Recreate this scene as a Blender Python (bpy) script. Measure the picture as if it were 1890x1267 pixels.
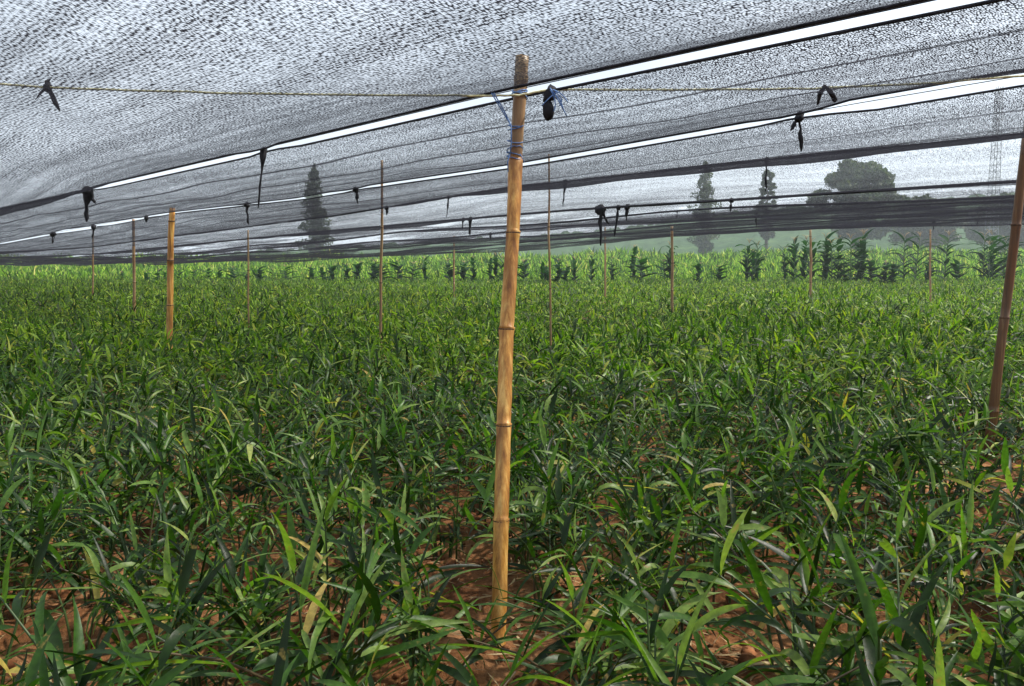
import bpy, math, random
import numpy as np
from mathutils import Vector
R = math.radians
for o in list(bpy.data.objects): bpy.data.objects.remove(o)
scn = bpy.context.scene
col = scn.collection

# ---------------------------------------------------------------- camera
FPX, CX, CY, PITCH, CAMH = 1480.0, 945.0, 633.5, R(5.46), 1.5
cam = bpy.data.objects.new('camera', bpy.data.cameras.new('camera'))
col.objects.link(cam); scn.camera = cam
cam.data.sensor_width = 36; cam.data.lens = 36*FPX/1890
cam.data.clip_start = 0.05; cam.data.clip_end = 5000
cam.location = (0, 0, CAMH); cam.rotation_euler = (R(90)-PITCH, 0, 0)

# ---------------------------------------------------------------- world / sun
SUN_EL, SUN_AZ = R(52), R(78)      # azimuth measured from +Y towards +X
world = bpy.data.worlds.new('World'); scn.world = world; world.use_nodes = True
wn = world.node_tree; wn.nodes.clear()
wo = wn.nodes.new('ShaderNodeOutputWorld'); bg = wn.nodes.new('ShaderNodeBackground')
sky = wn.nodes.new('ShaderNodeTexSky'); sky.sky_type = 'NISHITA'; sky.sun_disc = False
sky.sun_elevation = SUN_EL; sky.sun_rotation = SUN_AZ; sky.dust_density = 3; sky.air_density = 1.2
tc = wn.nodes.new('ShaderNodeTexCoord'); cn = wn.nodes.new('ShaderNodeTexNoise')
cn.inputs['Scale'].default_value = 2.2; cn.inputs['Detail'].default_value = 6
wn.links.new(tc.outputs['Generated'], cn.inputs['Vector'])
cr = wn.nodes.new('ShaderNodeValToRGB')
cr.color_ramp.elements[0].position = .38; cr.color_ramp.elements[0].color = (.62, .62, .62, 1)
cr.color_ramp.elements[1].position = .62; cr.color_ramp.elements[1].color = (.97, .97, .97, 1)
wn.links.new(cn.outputs['Fac'], cr.inputs['Fac'])
wm = wn.nodes.new('ShaderNodeMix'); wm.data_type = 'RGBA'
wn.links.new(cr.outputs['Color'], wm.inputs[0]); wn.links.new(sky.outputs['Color'], wm.inputs[6])
wm.inputs[7].default_value = (11.5, 12.8, 14.5, 1)          # the bright overcast deck, in the sky's own units
wn.links.new(wm.outputs[2], bg.inputs['Color']); bg.inputs['Strength'].default_value = 0.069
wn.links.new(bg.outputs[0], wo.inputs['Surface'])
sl = bpy.data.lights.new('sun', 'SUN'); sl.energy = 5.0; sl.angle = R(2); sl.color = (1, .94, .84)
so = bpy.data.objects.new('sun', sl); col.objects.link(so)
sd = Vector((math.cos(SUN_EL)*math.sin(SUN_AZ), math.cos(SUN_EL)*math.cos(SUN_AZ), math.sin(SUN_EL)))
so.rotation_euler = sd.to_track_quat('Z', 'Y').to_euler(); so.location = (0, 0, 30)

scn.view_settings.view_transform = 'Standard'; scn.view_settings.look = 'None'
scn.view_settings.exposure = 0.64; scn.view_settings.gamma = 1
scn.render.engine = 'CYCLES'
scn.cycles.transparent_max_bounces = 48
scn.cycles.max_bounces = 6; scn.cycles.diffuse_bounces = 2; scn.cycles.transmission_bounces = 3

# ---------------------------------------------------------------- helpers
SP, CP = math.sin(PITCH), math.cos(PITCH)
def pray(px, py):
    x = (px-CX)/FPX; y = -(py-CY)/FPX
    return Vector((x, CP+y*SP, -SP+y*CP))
def at(px, py, Y):                 # the point seen at a photo pixel, at depth Y
    d = pray(px, py); k = Y/d.y
    return Vector((d.x*k, Y, CAMH+d.z*k))
def at_z(px, py, z):
    d = pray(px, py); k = (z-CAMH)/d.z
    return Vector((d.x*k, d.y*k, z))

def tag(o, label=None, cat=None, group=None, kind=None):
    if label: o['label'] = label
    if cat: o['category'] = cat
    if group: o['group'] = group
    if kind: o['kind'] = kind
    return o
def empty(name, loc, rz=0):
    o = bpy.data.objects.new(name, None); col.objects.link(o)
    o.location = loc; o.rotation_euler = (0, 0, rz); o.empty_display_size = .05
    return o
class MB:
    def __init__(s): s.V = []; s.F = []; s.n = 0
    def add(s, v, f):
        s.V.append(np.asarray(v, float)); s.F += [tuple(i+s.n for i in q) for q in f]; s.n += len(v)
    def tube(s, pts, rad, seg=8, caps=True):
        pts = [Vector(p) for p in pts]; n = len(pts)
        if not hasattr(rad, '__len__'): rad = [rad]*n
        vs = []; fs = []; prev = None
        for i, p in enumerate(pts):
            t = (pts[min(i+1, n-1)]-pts[max(i-1, 0)]).normalized()
            a = t.cross(Vector((0, 0, 1)))
            if a.length < .05: a = t.cross(Vector((0, 1, 0)))
            if prev is not None:
                a = prev-t*prev.dot(t)
            a.normalize(); prev = a; b = t.cross(a)
            for k in range(seg):
                th = 2*math.pi*k/seg
                vs.append(p+(a*math.cos(th)+b*math.sin(th))*rad[i])
        for i in range(n-1):
            for k in range(seg):
                k2 = (k+1) % seg
                fs.append((i*seg+k, i*seg+k2, (i+1)*seg+k2, (i+1)*seg+k))
        if caps: fs += [tuple(range(seg))[::-1], tuple((n-1)*seg+k for k in range(seg))]
        s.add([tuple(v) for v in vs], fs)
    def blob(s, c, r, rng, seg=8, rings=6, j=.2):
        vs = []; fs = []
        for i in range(rings+1):
            ph = math.pi*i/rings
            for k in range(seg):
                th = 2*math.pi*k/seg; q = 1+rng.uniform(-j, j)
                vs.append((c[0]+r[0]*q*math.sin(ph)*math.cos(th), c[1]+r[1]*q*math.sin(ph)*math.sin(th), c[2]+r[2]*q*math.cos(ph)))
        for i in range(rings):
            for k in range(seg):
                k2 = (k+1) % seg
                fs.append((i*seg+k, (i+1)*seg+k, (i+1)*seg+k2, i*seg+k2))
        s.add(vs, fs)
    def mesh(s, name, mat, smooth=True):
        me = bpy.data.meshes.new(name)
        v = np.concatenate(s.V) if s.V else np.zeros((0, 3))
        me.from_pydata(v.tolist(), [], s.F)
        if smooth and len(me.polygons): me.polygons.foreach_set('use_smooth', [True]*len(me.polygons))
        if mat: me.materials.append(mat)
        me.update(); return me
    def build(s, name, mat, parent=None, smooth=True):
        o = bpy.data.objects.new(name, s.mesh(name, mat, smooth)); col.objects.link(o)
        if parent: o.parent = parent
        return o
def np_mesh(name, V, Q, mat, smooth=True):
    me = bpy.data.meshes.new(name); nv = len(V); nq = len(Q)
    me.vertices.add(nv); me.vertices.foreach_set('co', V.astype(np.float32).ravel())
    me.loops.add(nq*4); me.loops.foreach_set('vertex_index', Q.astype(np.int32).ravel())
    me.polygons.add(nq); me.polygons.foreach_set('loop_start', np.arange(0, nq*4, 4, dtype=np.int32))
    try: me.polygons.foreach_set('loop_total', np.full(nq, 4, dtype=np.int32))
    except Exception: pass
    me.polygons.foreach_set('use_smooth', np.full(nq, smooth))
    me.update(calc_edges=True); me.validate()
    if mat: me.materials.append(mat)
    return me
def np_obj(name, V, Q, mat, smooth=True, parent=None):
    o = bpy.data.objects.new(name, np_mesh(name, V, Q, mat, smooth)); col.objects.link(o)
    if parent: o.parent = parent
    return o

# ---------------------------------------------------------------- materials
def newmat(name):
    m = bpy.data.materials.new(name); m.use_nodes = True
    nt = m.node_tree; nt.nodes.clear()
    out = nt.nodes.new('ShaderNodeOutputMaterial')
    return m, nt, out
def nd(nt, t, **kw):
    n = nt.nodes.new(t)
    for k, v in kw.items(): setattr(n, k, v)
    return n
def ramp(nt, fac, stops):
    r = nd(nt, 'ShaderNodeValToRGB'); e = r.color_ramp.elements
    e[0].position, e[0].color = stops[0][0], (*stops[0][1], 1)
    e[1].position, e[1].color = stops[-1][0], (*stops[-1][1], 1)
    for p, c in stops[1:-1]:
        x = e.new(p); x.color = (*c, 1)
    nt.links.new(fac, r.inputs['Fac']); return r.outputs['Color']
def math_(nt, op, a, b=None, clamp=False):
    n = nd(nt, 'ShaderNodeMath', operation=op); n.use_clamp = clamp
    for i, v in enumerate((a, b)):
        if v is None: continue
        if isinstance(v, (int, float)): n.inputs[i].default_value = v
        else: nt.links.new(v, n.inputs[i])
    return n.outputs[0]
def noise(nt, vec, scale, detail=3, rough=.5):
    n = nd(nt, 'ShaderNodeTexNoise'); n.inputs['Scale'].default_value = scale
    n.inputs['Detail'].default_value = detail; n.inputs['Roughness'].default_value = rough
    if vec is not None: nt.links.new(vec, n.inputs['Vector'])
    return n.outputs['Fac']
def mapping(nt, vec, scale):
    n = nd(nt, 'ShaderNodeMapping'); n.inputs['Scale'].default_value = scale
    nt.links.new(vec, n.inputs['Vector']); return n.outputs[0]
def mixrgb(nt, f, a, b, mode='MIX'):
    n = nd(nt, 'ShaderNodeMix', data_type='RGBA', blend_type=mode)
    for i, v in ((0, f), (6, a), (7, b)):
        if isinstance(v, tuple): n.inputs[i].default_value = (*v, 1)
        elif isinstance(v, (int, float)): n.inputs[i].default_value = v
        else: nt.links.new(v, n.inputs[i])
    return n.outputs[2]
def bsdf(nt, out, color, rough=.6, spec=.5, bump=None, bstr=.3, bdist=.01, transl=None, tw=.3):
    b = nd(nt, 'ShaderNodeBsdfPrincipled')
    if isinstance(color, tuple): b.inputs['Base Color'].default_value = (*color, 1)
    else: nt.links.new(color, b.inputs['Base Color'])
    if isinstance(rough, (int, float)): b.inputs['Roughness'].default_value = rough
    else: nt.links.new(rough, b.inputs['Roughness'])
    b.inputs['Specular IOR Level'].default_value = spec
    if bump is not None:
        bp = nd(nt, 'ShaderNodeBump'); bp.inputs['Strength'].default_value = bstr; bp.inputs['Distance'].default_value = bdist
        nt.links.new(bump, bp.inputs['Height']); nt.links.new(bp.outputs[0], b.inputs['Normal'])
    if transl is not None:
        t = nd(nt, 'ShaderNodeBsdfTranslucent'); nt.links.new(transl, t.inputs['Color'])
        mx = nd(nt, 'ShaderNodeMixShader'); mx.inputs[0].default_value = tw
        nt.links.new(b.outputs[0], mx.inputs[1]); nt.links.new(t.outputs[0], mx.inputs[2])
        nt.links.new(mx.outputs[0], out.inputs['Surface'])
    else: nt.links.new(b.outputs[0], out.inputs['Surface'])
    return b
def objco(nt): return nd(nt, 'ShaderNodeTexCoord').outputs['Object']

def leaf_material(name, stops, rough=.38, tw=.28, spec=.5, patch=True):
    m, nt, out = newmat(name)
    g = nd(nt, 'ShaderNodeNewGeometry')
    c = ramp(nt, g.outputs['Random Per Island'], stops)
    if patch:
        n1 = noise(nt, g.outputs['Position'], .45, 2)
        c = mixrgb(nt, math_(nt, 'MULTIPLY', math_(nt, 'SUBTRACT', n1, .42, True), 2.6, True), c, mixrgb(nt, 1.0, c, (1.25, 1.05, .7), 'MULTIPLY'))
    n2 = noise(nt, g.outputs['Position'], 55, 2)
    c = mixrgb(nt, 1.0, c, ramp(nt, n2, [(.3, (.72, .72, .72)), (.7, (1.25, 1.25, 1.25))]), 'MULTIPLY')
    if patch:
        n4 = noise(nt, g.outputs['Position'], 26, 3, .6)
        c = mixrgb(nt, math_(nt, 'MULTIPLY', math_(nt, 'SUBTRACT', n4, .62, True), 9, True), c, (.20, .15, .045))
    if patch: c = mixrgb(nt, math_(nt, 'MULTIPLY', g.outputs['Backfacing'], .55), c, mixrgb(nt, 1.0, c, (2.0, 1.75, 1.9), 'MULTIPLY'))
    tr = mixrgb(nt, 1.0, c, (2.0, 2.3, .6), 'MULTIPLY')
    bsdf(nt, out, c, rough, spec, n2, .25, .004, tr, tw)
    return m
GREEN = [(0, (.003, .010, .001)), (.3, (.009, .032, .003)), (.5, (.022, .066, .009)), (.76, (.048, .115, .018)), (.92, (.115, .19, .045)), (.955, (.22, .28, .07)), (.99, (.27, .19, .06)), (1, (.18, .10, .035))]
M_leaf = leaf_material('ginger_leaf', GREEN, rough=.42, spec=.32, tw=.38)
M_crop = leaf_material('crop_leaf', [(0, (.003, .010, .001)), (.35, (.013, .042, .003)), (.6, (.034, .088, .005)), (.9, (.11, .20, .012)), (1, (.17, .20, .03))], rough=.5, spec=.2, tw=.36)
M_maize = leaf_material('maize_leaf', [(0, (.002, .012, .004)), (.6, (.005, .028, .007)), (1, (.014, .055, .011))], patch=False, spec=.1, rough=.7)
M_weeds = leaf_material('meadow_leaf', [(0, (.006, .024, .003)), (.35, (.025, .075, .007)), (.65, (.09, .20, .015)), (.9, (.20, .33, .04)), (1, (.40, .38, .14))], rough=.8, spec=.1)
M_tree = leaf_material('tree_leaf', [(0, (.018, .035, .014)), (.6, (.035, .06, .022)), (1, (.07, .09, .03))], rough=.6, patch=False)

m, nt, out = newmat('plant_stem'); M_stem = m
g = nd(nt, 'ShaderNodeNewGeometry')
bsdf(nt, out, ramp(nt, g.outputs['Random Per Island'], [(0, (.02, .04, .01)), (.6, (.05, .09, .02)), (1, (.09, .055, .03))]), .5)

m, nt, out = newmat('bark'); M_bark = m
oc = objco(nt); n1 = noise(nt, mapping(nt, oc, (8, 8, 1.5)), 3, 5)
bsdf(nt, out, ramp(nt, n1, [(.3, (.05, .035, .025)), (.7, (.14, .11, .08))]), .9, .2, n1, .6, .03)

def bamboo(name, stops, sc=1.0, grime=.5):
    m, nt, out = newmat(name); oc = objco(nt)
    n1 = noise(nt, mapping(nt, oc, (38*sc, 38*sc, 1.6)), 1.0, 6, .7)
    n2 = noise(nt, mapping(nt, oc, (9, 9, 3.5)), 1.0, 5, .65)
    c = ramp(nt, n1, stops)
    c = mixrgb(nt, math_(nt, 'MULTIPLY', math_(nt, 'SUBTRACT', n2, .42, True), 6*grime, True), c, (.17, .06, .016))
    n3 = noise(nt, oc, 160, 2)
    bsdf(nt, out, c, ramp(nt, n2, [(.3, (.34,)*3), (.7, (.6,)*3)]), .5, math_(nt, 'ADD', n1, math_(nt, 'MULTIPLY', n3, .4)), .35, .002)
    return m
M_bam = bamboo('weathered_bamboo', [(.33, (.22, .085, .014)), (.5, (.56, .26, .050)), (.66, (.84, .52, .15))])
M_bam2 = bamboo('brown_bamboo', [(.3, (.05, .022, .008)), (.55, (.14, .068, .024)), (.75, (.32, .19, .07))])
M_bam3 = bamboo('grey_tan_bamboo', [(.3, (.15, .095, .05)), (.55, (.32, .21, .10)), (.75, (.46, .33, .18))])
M_node, nt, out = newmat('bamboo_node_scar'); bsdf(nt, out, ramp(nt, noise(nt, objco(nt), 60, 3), [(.3, (.035, .016, .008)), (.7, (.14, .07, .03))]), .8)
M_soil_clod = None

def simple(name, c1, c2, sc, rough=.8, spec=.2):
    m, nt, out = newmat(name); n1 = noise(nt, objco(nt), sc, 4)
    bsdf(nt, out, ramp(nt, n1, [(.35, c1), (.65, c2)]), rough, spec, n1, .3, .003); return m
M_cloth = simple('black_rag', (.006, .006, .008), (.022, .022, .028), 30)
M_hem = simple('dark_hem', (.008, .008, .012), (.03, .03, .04), 20)
M_blue = simple('blue_twine', (.05, .12, .30), (.16, .28, .55), 80, .5)
M_rope = simple('straw_rope', (.42, .40, .20), (.75, .72, .48), 60, .7)
M_steel = simple('galvanised_steel', (.22, .23, .25), (.34, .35, .38), 2, .6)
M_straw = leaf_material('dry_straw', [(0, (.13, .075, .03)), (.5, (.28, .18, .08)), (1, (.45, .34, .18))], rough=.7, tw=.1, patch=False)
M_clod = simple('soil_clod', (.085, .032, .014), (.27, .115, .05), 18, .95, .1)

# soil near, meadow green beyond the crop
m, nt, out = newmat('red_soil_ground'); M_ground = m
g = nd(nt, 'ShaderNodeNewGeometry'); P = g.outputs['Position']
n1 = noise(nt, P, 2.2, 6, .62); n2 = noise(nt, P, 38, 5, .65); n3 = noise(nt, P, .35, 3)
soil = ramp(nt, n1, [(.3, (.06, .025, .011)), (.5, (.18, .08, .033)), (.7, (.34, .18, .085))])
soil = mixrgb(nt, 1.0, soil, ramp(nt, n2, [(.3, (.5, .48, .46)), (.62, (1.15, 1.12, 1.1))]), 'MULTIPLY')
gr = ramp(nt, noise(nt, P, 1.3, 5), [(.3, (.015, .05, .006)), (.6, (.045, .12, .012)), (.75, (.14, .21, .03))])
sx = nd(nt, 'ShaderNodeSeparateXYZ'); nt.links.new(P, sx.inputs[0])
far = math_(nt, 'MULTIPLY', math_(nt, 'SUBTRACT', math_(nt, 'ADD', sx.outputs[1], math_(nt, 'MULTIPLY', n3, 6)), 49), .25, True)
bsdf(nt, out, mixrgb(nt, far, soil, gr), .95, .1, math_(nt, 'ADD', n1, math_(nt, 'MULTIPLY', n2, .5)), .8, .03)

m, nt, out = newmat('wooded_hill'); M_hill = m
g = nd(nt, 'ShaderNodeNewGeometry'); n1 = noise(nt, g.outputs['Position'], .09, 6, .7)
bsdf(nt, out, ramp(nt, n1, [(.3, (.02, .045, .02)), (.55, (.045, .085, .035)), (.75, (.09, .14, .05))]), 1, 0, n1, 1, 3)

# shade net: a lacy sheet; transmittance follows the slant path through the weave
def net_material(name, tau, streak=.8, seam=1.1, grad=None):
    m, nt, out = newmat(name)
    uv = nd(nt, 'ShaderNodeUVMap').outputs[0]
    wob = nd(nt, 'ShaderNodeTexNoise'); wob.inputs['Scale'].default_value = 9; nt.links.new(uv, wob.inputs['Vector'])
    vm = nd(nt, 'ShaderNodeVectorMath', operation='MULTIPLY_ADD'); nt.links.new(wob.outputs['Color'], vm.inputs[0]); vm.inputs[1].default_value = (.03, .03, 0); nt.links.new(uv, vm.inputs[2])
    vo = nd(nt, 'ShaderNodeTexVoronoi', voronoi_dimensions='2D'); vo.inputs['Scale'].default_value = 1; vo.inputs['Randomness'].default_value = .62
    nt.links.new(mapping(nt, vm.outputs[0], (142, 64, 1)), vo.inputs['Vector']); a = vo.outputs['Distance']
    b = noise(nt, mapping(nt, uv, (48, 12, 1)), 1, 4, .75)
    w = nd(nt, 'ShaderNodeTexWave', wave_type='BANDS', bands_direction='Y'); w.inputs['Scale'].default_value = .82
    w.inputs['Distortion'].default_value = .7; w.inputs['Detail'].default_value = 3; w.inputs['Detail Scale'].default_value = .6
    nt.links.new(uv, w.inputs['Vector'])
    c = noise(nt, mapping(nt, uv, (.35, 6 if streak < 1 else 3.2, 1)), 1, 4, .6)
    d = noise(nt, uv, 1.1, 3)
    # holes and threads
    pat = ramp(nt, a, [(.26, (0, 0, 0)), (.42, (.28,)*3), (.60, (1, 1, 1))])
    patb = ramp(nt, b, [(.38, (.22,)*3), (.62, (1,)*3)])
    s = math_(nt, 'MULTIPLY', math_(nt, 'ADD', math_(nt, 'MULTIPLY', pat, 2.3), .08), math_(nt, 'MULTIPLY', patb, 1.55))
    s = math_(nt, 'MULTIPLY', s, math_(nt, 'ADD', 1.08-streak*.4, math_(nt, 'MULTIPLY', ramp(nt, c, [(.44, (0, 0, 0)), (.6, (1, 1, 1))]), streak)))
    s = math_(nt, 'MULTIPLY', s, math_(nt, 'ADD', .6, math_(nt, 'MULTIPLY', d, .8)))
    s = math_(nt, 'ADD', s, math_(nt, 'MULTIPLY', math_(nt, 'POWER', w.outputs['Fac'], 160), seam))
    if grad:   # the weave is thicker along one end of this strip
        su = nd(nt, 'ShaderNodeSeparateXYZ'); nt.links.new(uv, su.inputs[0])
        mr = nd(nt, 'ShaderNodeMapRange'); nt.links.new(su.outputs[0], mr.inputs[0])
        for q, v_ in zip((1, 2, 3, 4), grad): mr.inputs[q].default_value = v_
        s = math_(nt, 'MULTIPLY', s, mr.outputs[0])
    g = nd(nt, 'ShaderNodeNewGeometry')
    dt = nd(nt, 'ShaderNodeVectorMath', operation='DOT_PRODUCT')
    nt.links.new(g.outputs['Incoming'], dt.inputs[0]); nt.links.new(g.outputs['Normal'], dt.inputs[1])
    cs = math_(nt, 'MAXIMUM', math_(nt, 'ABSOLUTE', dt.outputs['Value']), .07)
    od = math_(nt, 'DIVIDE', math_(nt, 'MULTIPLY', s, -tau), cs)
    T = math_(nt, 'EXPONENT', od)
    df = nd(nt, 'ShaderNodeBsdfDiffuse'); df.inputs['Color'].default_value = (.016, .016, .021, 1)
    tl = nd(nt, 'ShaderNodeBsdfTranslucent'); tl.inputs['Color'].default_value = (.010, .010, .013, 1)
    ad = nd(nt, 'ShaderNodeAddShader'); nt.links.new(df.outputs[0], ad.inputs[0]); nt.links.new(tl.outputs[0], ad.inputs[1])
    tp = nd(nt, 'ShaderNodeBsdfTransparent')
    mx = nd(nt, 'ShaderNodeMixShader'); nt.links.new(T, mx.inputs[0])
    nt.links.new(ad.outputs[0], mx.inputs[1]); nt.links.new(tp.outputs[0], mx.inputs[2])
    nt.links.new(mx.outputs[0], out.inputs['Surface'])
    return m
M_net = net_material('shade_net', .40, .8, .10)
M_net_seam = net_material('seamed_shade_net', .47, .9, 1.1)
M_net_thin = net_material('thin_shade_net', .13, 1.0, .3, (4.5, 11, 1, 3.2))
M_net_dense = net_material('dense_shade_net', .64, .8, .5)
M_net_far = net_material('streaky_shade_net', .24, 2.4, .5)

# ---------------------------------------------------------------- ground, hills
def smooth(a, b, x):
    t = np.clip((x-a)/(b-a), 0, 1); return t*t*(3-2*t)
def ground_z(x, y):
    r = np.hypot(x, y)
    beds = .045*np.sin(2*np.pi*(y+.25*np.sin(x*.9))/.72+.6)*(1-smooth(12, 20, r))
    clod = .012*np.sin(x*23+2*np.sin(y*17))*np.sin(y*27+1.7*np.sin(x*19))*(1-smooth(6, 12, r))
    rise = 3.1*smooth(58, 150, y)*(1+.25*np.sin(x*.02))
    return beds+clod+rise
def polar_sheet():
    rr = np.concatenate([np.linspace(.02, 9, 190), np.geomspace(9.2, 900, 90)])
    nb = 420; th = np.linspace(0, 2*np.pi, nb, endpoint=False)
    RR, TH = np.meshgrid(rr, th, indexing='ij')
    X = RR*np.sin(TH); Y = RR*np.cos(TH); Z = ground_z(X, Y)
    V = np.stack([X, Y, Z], -1).reshape(-1, 3)
    i, j = np.meshgrid(np.arange(len(rr)-1), np.arange(nb), indexing='ij'); j2 = (j+1) % nb
    Q = np.stack([i*nb+j, i*nb+j2, (i+1)*nb+j2, (i+1)*nb+j], -1).reshape(-1, 4)
    return V, Q
V, Q = polar_sheet()
tag(np_obj('ground', V, Q, M_ground), kind='structure')

def hills():
    rs = np.random.RandomState(5)
    pxs = np.linspace(-700, 2600, 500)
    top = np.interp(pxs, [-700, 0, 400, 700, 1000, 1250, 1400, 1650, 1890, 2600], [484, 480, 470, 452, 436, 408, 388, 372, 358, 330])
    bump = sum(rs.uniform(.6, 1)*np.sin(pxs/k+rs.uniform(0, 6)) for k in (60, 31, 17, 9, 5, 3.1))
    top = top-bump*1.7
    D = [200, 270, 340, 420, 470, 640]; F = [0, .35, .7, 1, .85, 0]
    V = []
    for d, f in zip(D, F):
        for x, t in zip(pxs, top):
            zt = 1.5+(492-t)/FPX*420
            V.append(((x-CX)/FPX*d, d, -1+(zt+1)*f+(rs.uniform(-.6, .6)*f if f else 0)))
    V = np.array(V); n = len(pxs)
    i, j = np.meshgrid(np.arange(len(D)-1), np.arange(n-1), indexing='ij')
    Q = np.stack([i*n+j, i*n+j+1, (i+1)*n+j+1, (i+1)*n+j], -1).reshape(-1, 4)
    return V, Q
V, Q = hills(); tag(np_obj('hills', V, Q, M_hill), kind='structure')

# ---------------------------------------------------------------- net lines (plan: parallel lines; heights measured)
VP = R(44.3); U = np.array([-math.sin(VP), math.cos(VP)]); N = np.array([math.cos(VP), math.sin(VP)])
def s_at(p, px, py):
    d = pray(px, py); r = d.x/d.y
    return p*(N[0]-r*N[1])/(r*U[1]-U[0])
def z_line_point(p, px, py):
    s = s_at(p, px, py); Y = N[1]*p+U[1]*s
    return s, at(px, py, Y).z
LP = [-3.4, -1.45, .45, 2.46, 4.3, 6.5, 8.3, 10.2, 12.1, 14, 16, 18]
meas = {3: [(165, 350), (490, 276), (945, 171), (1340, 88), (1760, 0)],
        4: [(0, 450), (165, 419), (315, 393), (556, 366), (710, 340), (960, 304), (1470, 214), (1890, 142)],
        5: [(165, 457), (290, 440), (620, 398), (945, 345), (1400, 296), (1890, 246)],
        6: [(165, 470), (620, 425), (1050, 388), (1400, 366), (1890, 334)],
        11: [(0, 489), (400, 482), (800, 468), (1000, 452), (1400, 424), (1890, 400)]}
tab = {}
for k, pts in meas.items():
    q = sorted(z_line_point(LP[k], *p) for p in pts)
    tab[k] = (np.array([a for a, b in q]), np.array([b for a, b in q]))
def line_z(k, s):
    s = np.asarray(s, float)
    if k in tab: return np.interp(s, *tab[k])
    if k < 3: return np.full(s.shape, 2.27)+.02*np.sin(s*1.3+k)
    f = (k-6)/5.0
    r6 = np.interp(s, *tab[6]); r11 = np.interp(s, *tab[11])
    return r6*(1-f)+r11*f+.03*np.sin(s*.9+k*2.1)
def lp(k, s, off=0):
    p = LP[k]+off
    return Vector((N[0]*p+U[0]*s, N[1]*p+U[1]*s, float(line_z(k, s))))

# ties: photo pixel of the knot, bottom of its tail, width in pixels
TIES = [(162, 350, 408, 15), (487, 279, 384, 11), (1475, 211, 275, 14), (657, 351, 378, 9), (98, 400, 410, 6), (455, 378, 414, 9),
        (270, 408, 418, 7), (173, 424, 446, 8), (97, 438, 456, 7), (714, 379, 394, 7), (828, 374, 412, 5), (855, 388, 404, 6),
        (868, 404, 434, 8), (1043, 354, 399, 7), (1415, 311, 369, 9), (1350, 374, 396, 7), (1158, 384, 410, 9),
        (1108, 384, 452, 15), (1141, 386, 440, 8), (1805, 409, 420, 6), (1724, 408, 424, 6), (1250, 384, 400, 4), (905, 434, 446, 5), (1395, 398, 418, 5)]
tie_info = []
for (px, py, pb, w) in TIES:
    best = None
    for k in range(3, 12):
        s = s_at(LP[k], px, py); P3 = lp(k, s); z = at(px, py, P3.y).z
        e = abs(z-P3.z)/P3.y
        if best is None or e < best[0]: best = (e, k, s, P3)
    tie_info.append((px, py, pb, w, best[1], best[2], best[3]))

rg = random.Random(3)
knots = {k: [] for k in range(len(LP))}
for t in tie_info: knots[t[4]].append(t[5])
for k in range(len(LP)):
    s = -9+rg.uniform(0, 1)
    while s < 90:
        if not (k in (3, 4) and -1 < s < 22) and all(abs(s-q) > 1 for q in knots[k]): knots[k].append(s)
        s += rg.uniform(1.6, 2.6)
basegap = {3: ([-9, 2, 8, 9, 90], [.15, .15, .14, .03, .03]),
           4: ([-9, 1.9, 2.2, 4, 9.3, 11, 15, 16, 22, 90], [.34, .36, .19, .17, .15, .14, .36, .2, .14, .1])}
def gap(k, s):
    s = np.asarray(s, float)
    b = np.interp(s, *basegap[k]) if k in basegap else (.05+.05*np.sin(s*.8+k)**2)
    kn = np.array(knots[k]); d = np.abs(s[..., None]-kn).min(-1)
    pinch = .35+.65*smooth(0, .35, d)
    return b*pinch
# sag across a strip
def sag(k, s):
    s = np.asarray(s, float)
    if k == 2: return .135+.185*smooth(5.5, 8.8, s)
    if k == 3: return .075+.04*smooth(8, 14, s)
    if k == 4: return .11+.02*np.sin(s*.5)
    if k == 5: return .12+.03*np.sin(s*.6+1)
    if k < 2: return .12+0*s
    return .13+.06*np.sin(s*.45+k*1.9)
def net_strip(k):
    S = np.concatenate([np.arange(-9, 26, .22), np.geomspace(26.2, 90, 60)]); nt_ = 13
    T = np.linspace(0, 1, nt_)
    SS, TT = np.meshgrid(S, T, indexing='ij')
    p0 = LP[k]+gap(k, SS)/2; p1 = LP[k+1]-gap(k+1, SS)/2
    PP = p0+(p1-p0)*TT
    Z = line_z(k, SS)*(1-TT)+line_z(k+1, SS)*TT-4*sag(k, SS)*TT*(1-TT)
    rip = .006*np.sin(SS*5.1+k+3*np.sin(TT*5))*np.sin(TT*np.pi)+.010*np.sin(SS*2.3+2*k)*np.sin(TT*np.pi*2)
    Z = Z+rip
    X = N[0]*PP+U[0]*SS; Y = N[1]*PP+U[1]*SS
    V = np.stack([X, Y, Z], -1).reshape(-1, 3); n = nt_
    i, j = np.meshgrid(np.arange(len(S)-1), np.arange(n-1), indexing='ij')
    Q = np.stack([i*n+j, i*n+j+1, (i+1)*n+j+1, (i+1)*n+j], -1).reshape(-1, 4)
    return V, Q, SS.reshape(-1), PP.reshape(-1), S, p0[:, 0], p1[:, -1]
strip_label = {0: 'shade net strip behind the photographer, out over the near crop', 1: 'shade net strip right above the camera, over the front plants',
 2: 'large speckled pale net strip across the top left, above the first white gap', 3: 'long net strip with thin dark seams, between the two bright white gaps',
 4: 'dark net strip directly below the second white gap, trees showing at its lower edge', 5: 'pale thin net strip in front of the round tree, under the dark strip',
 6: 'narrow net strip beginning at the black line behind the double black tie'}
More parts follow.
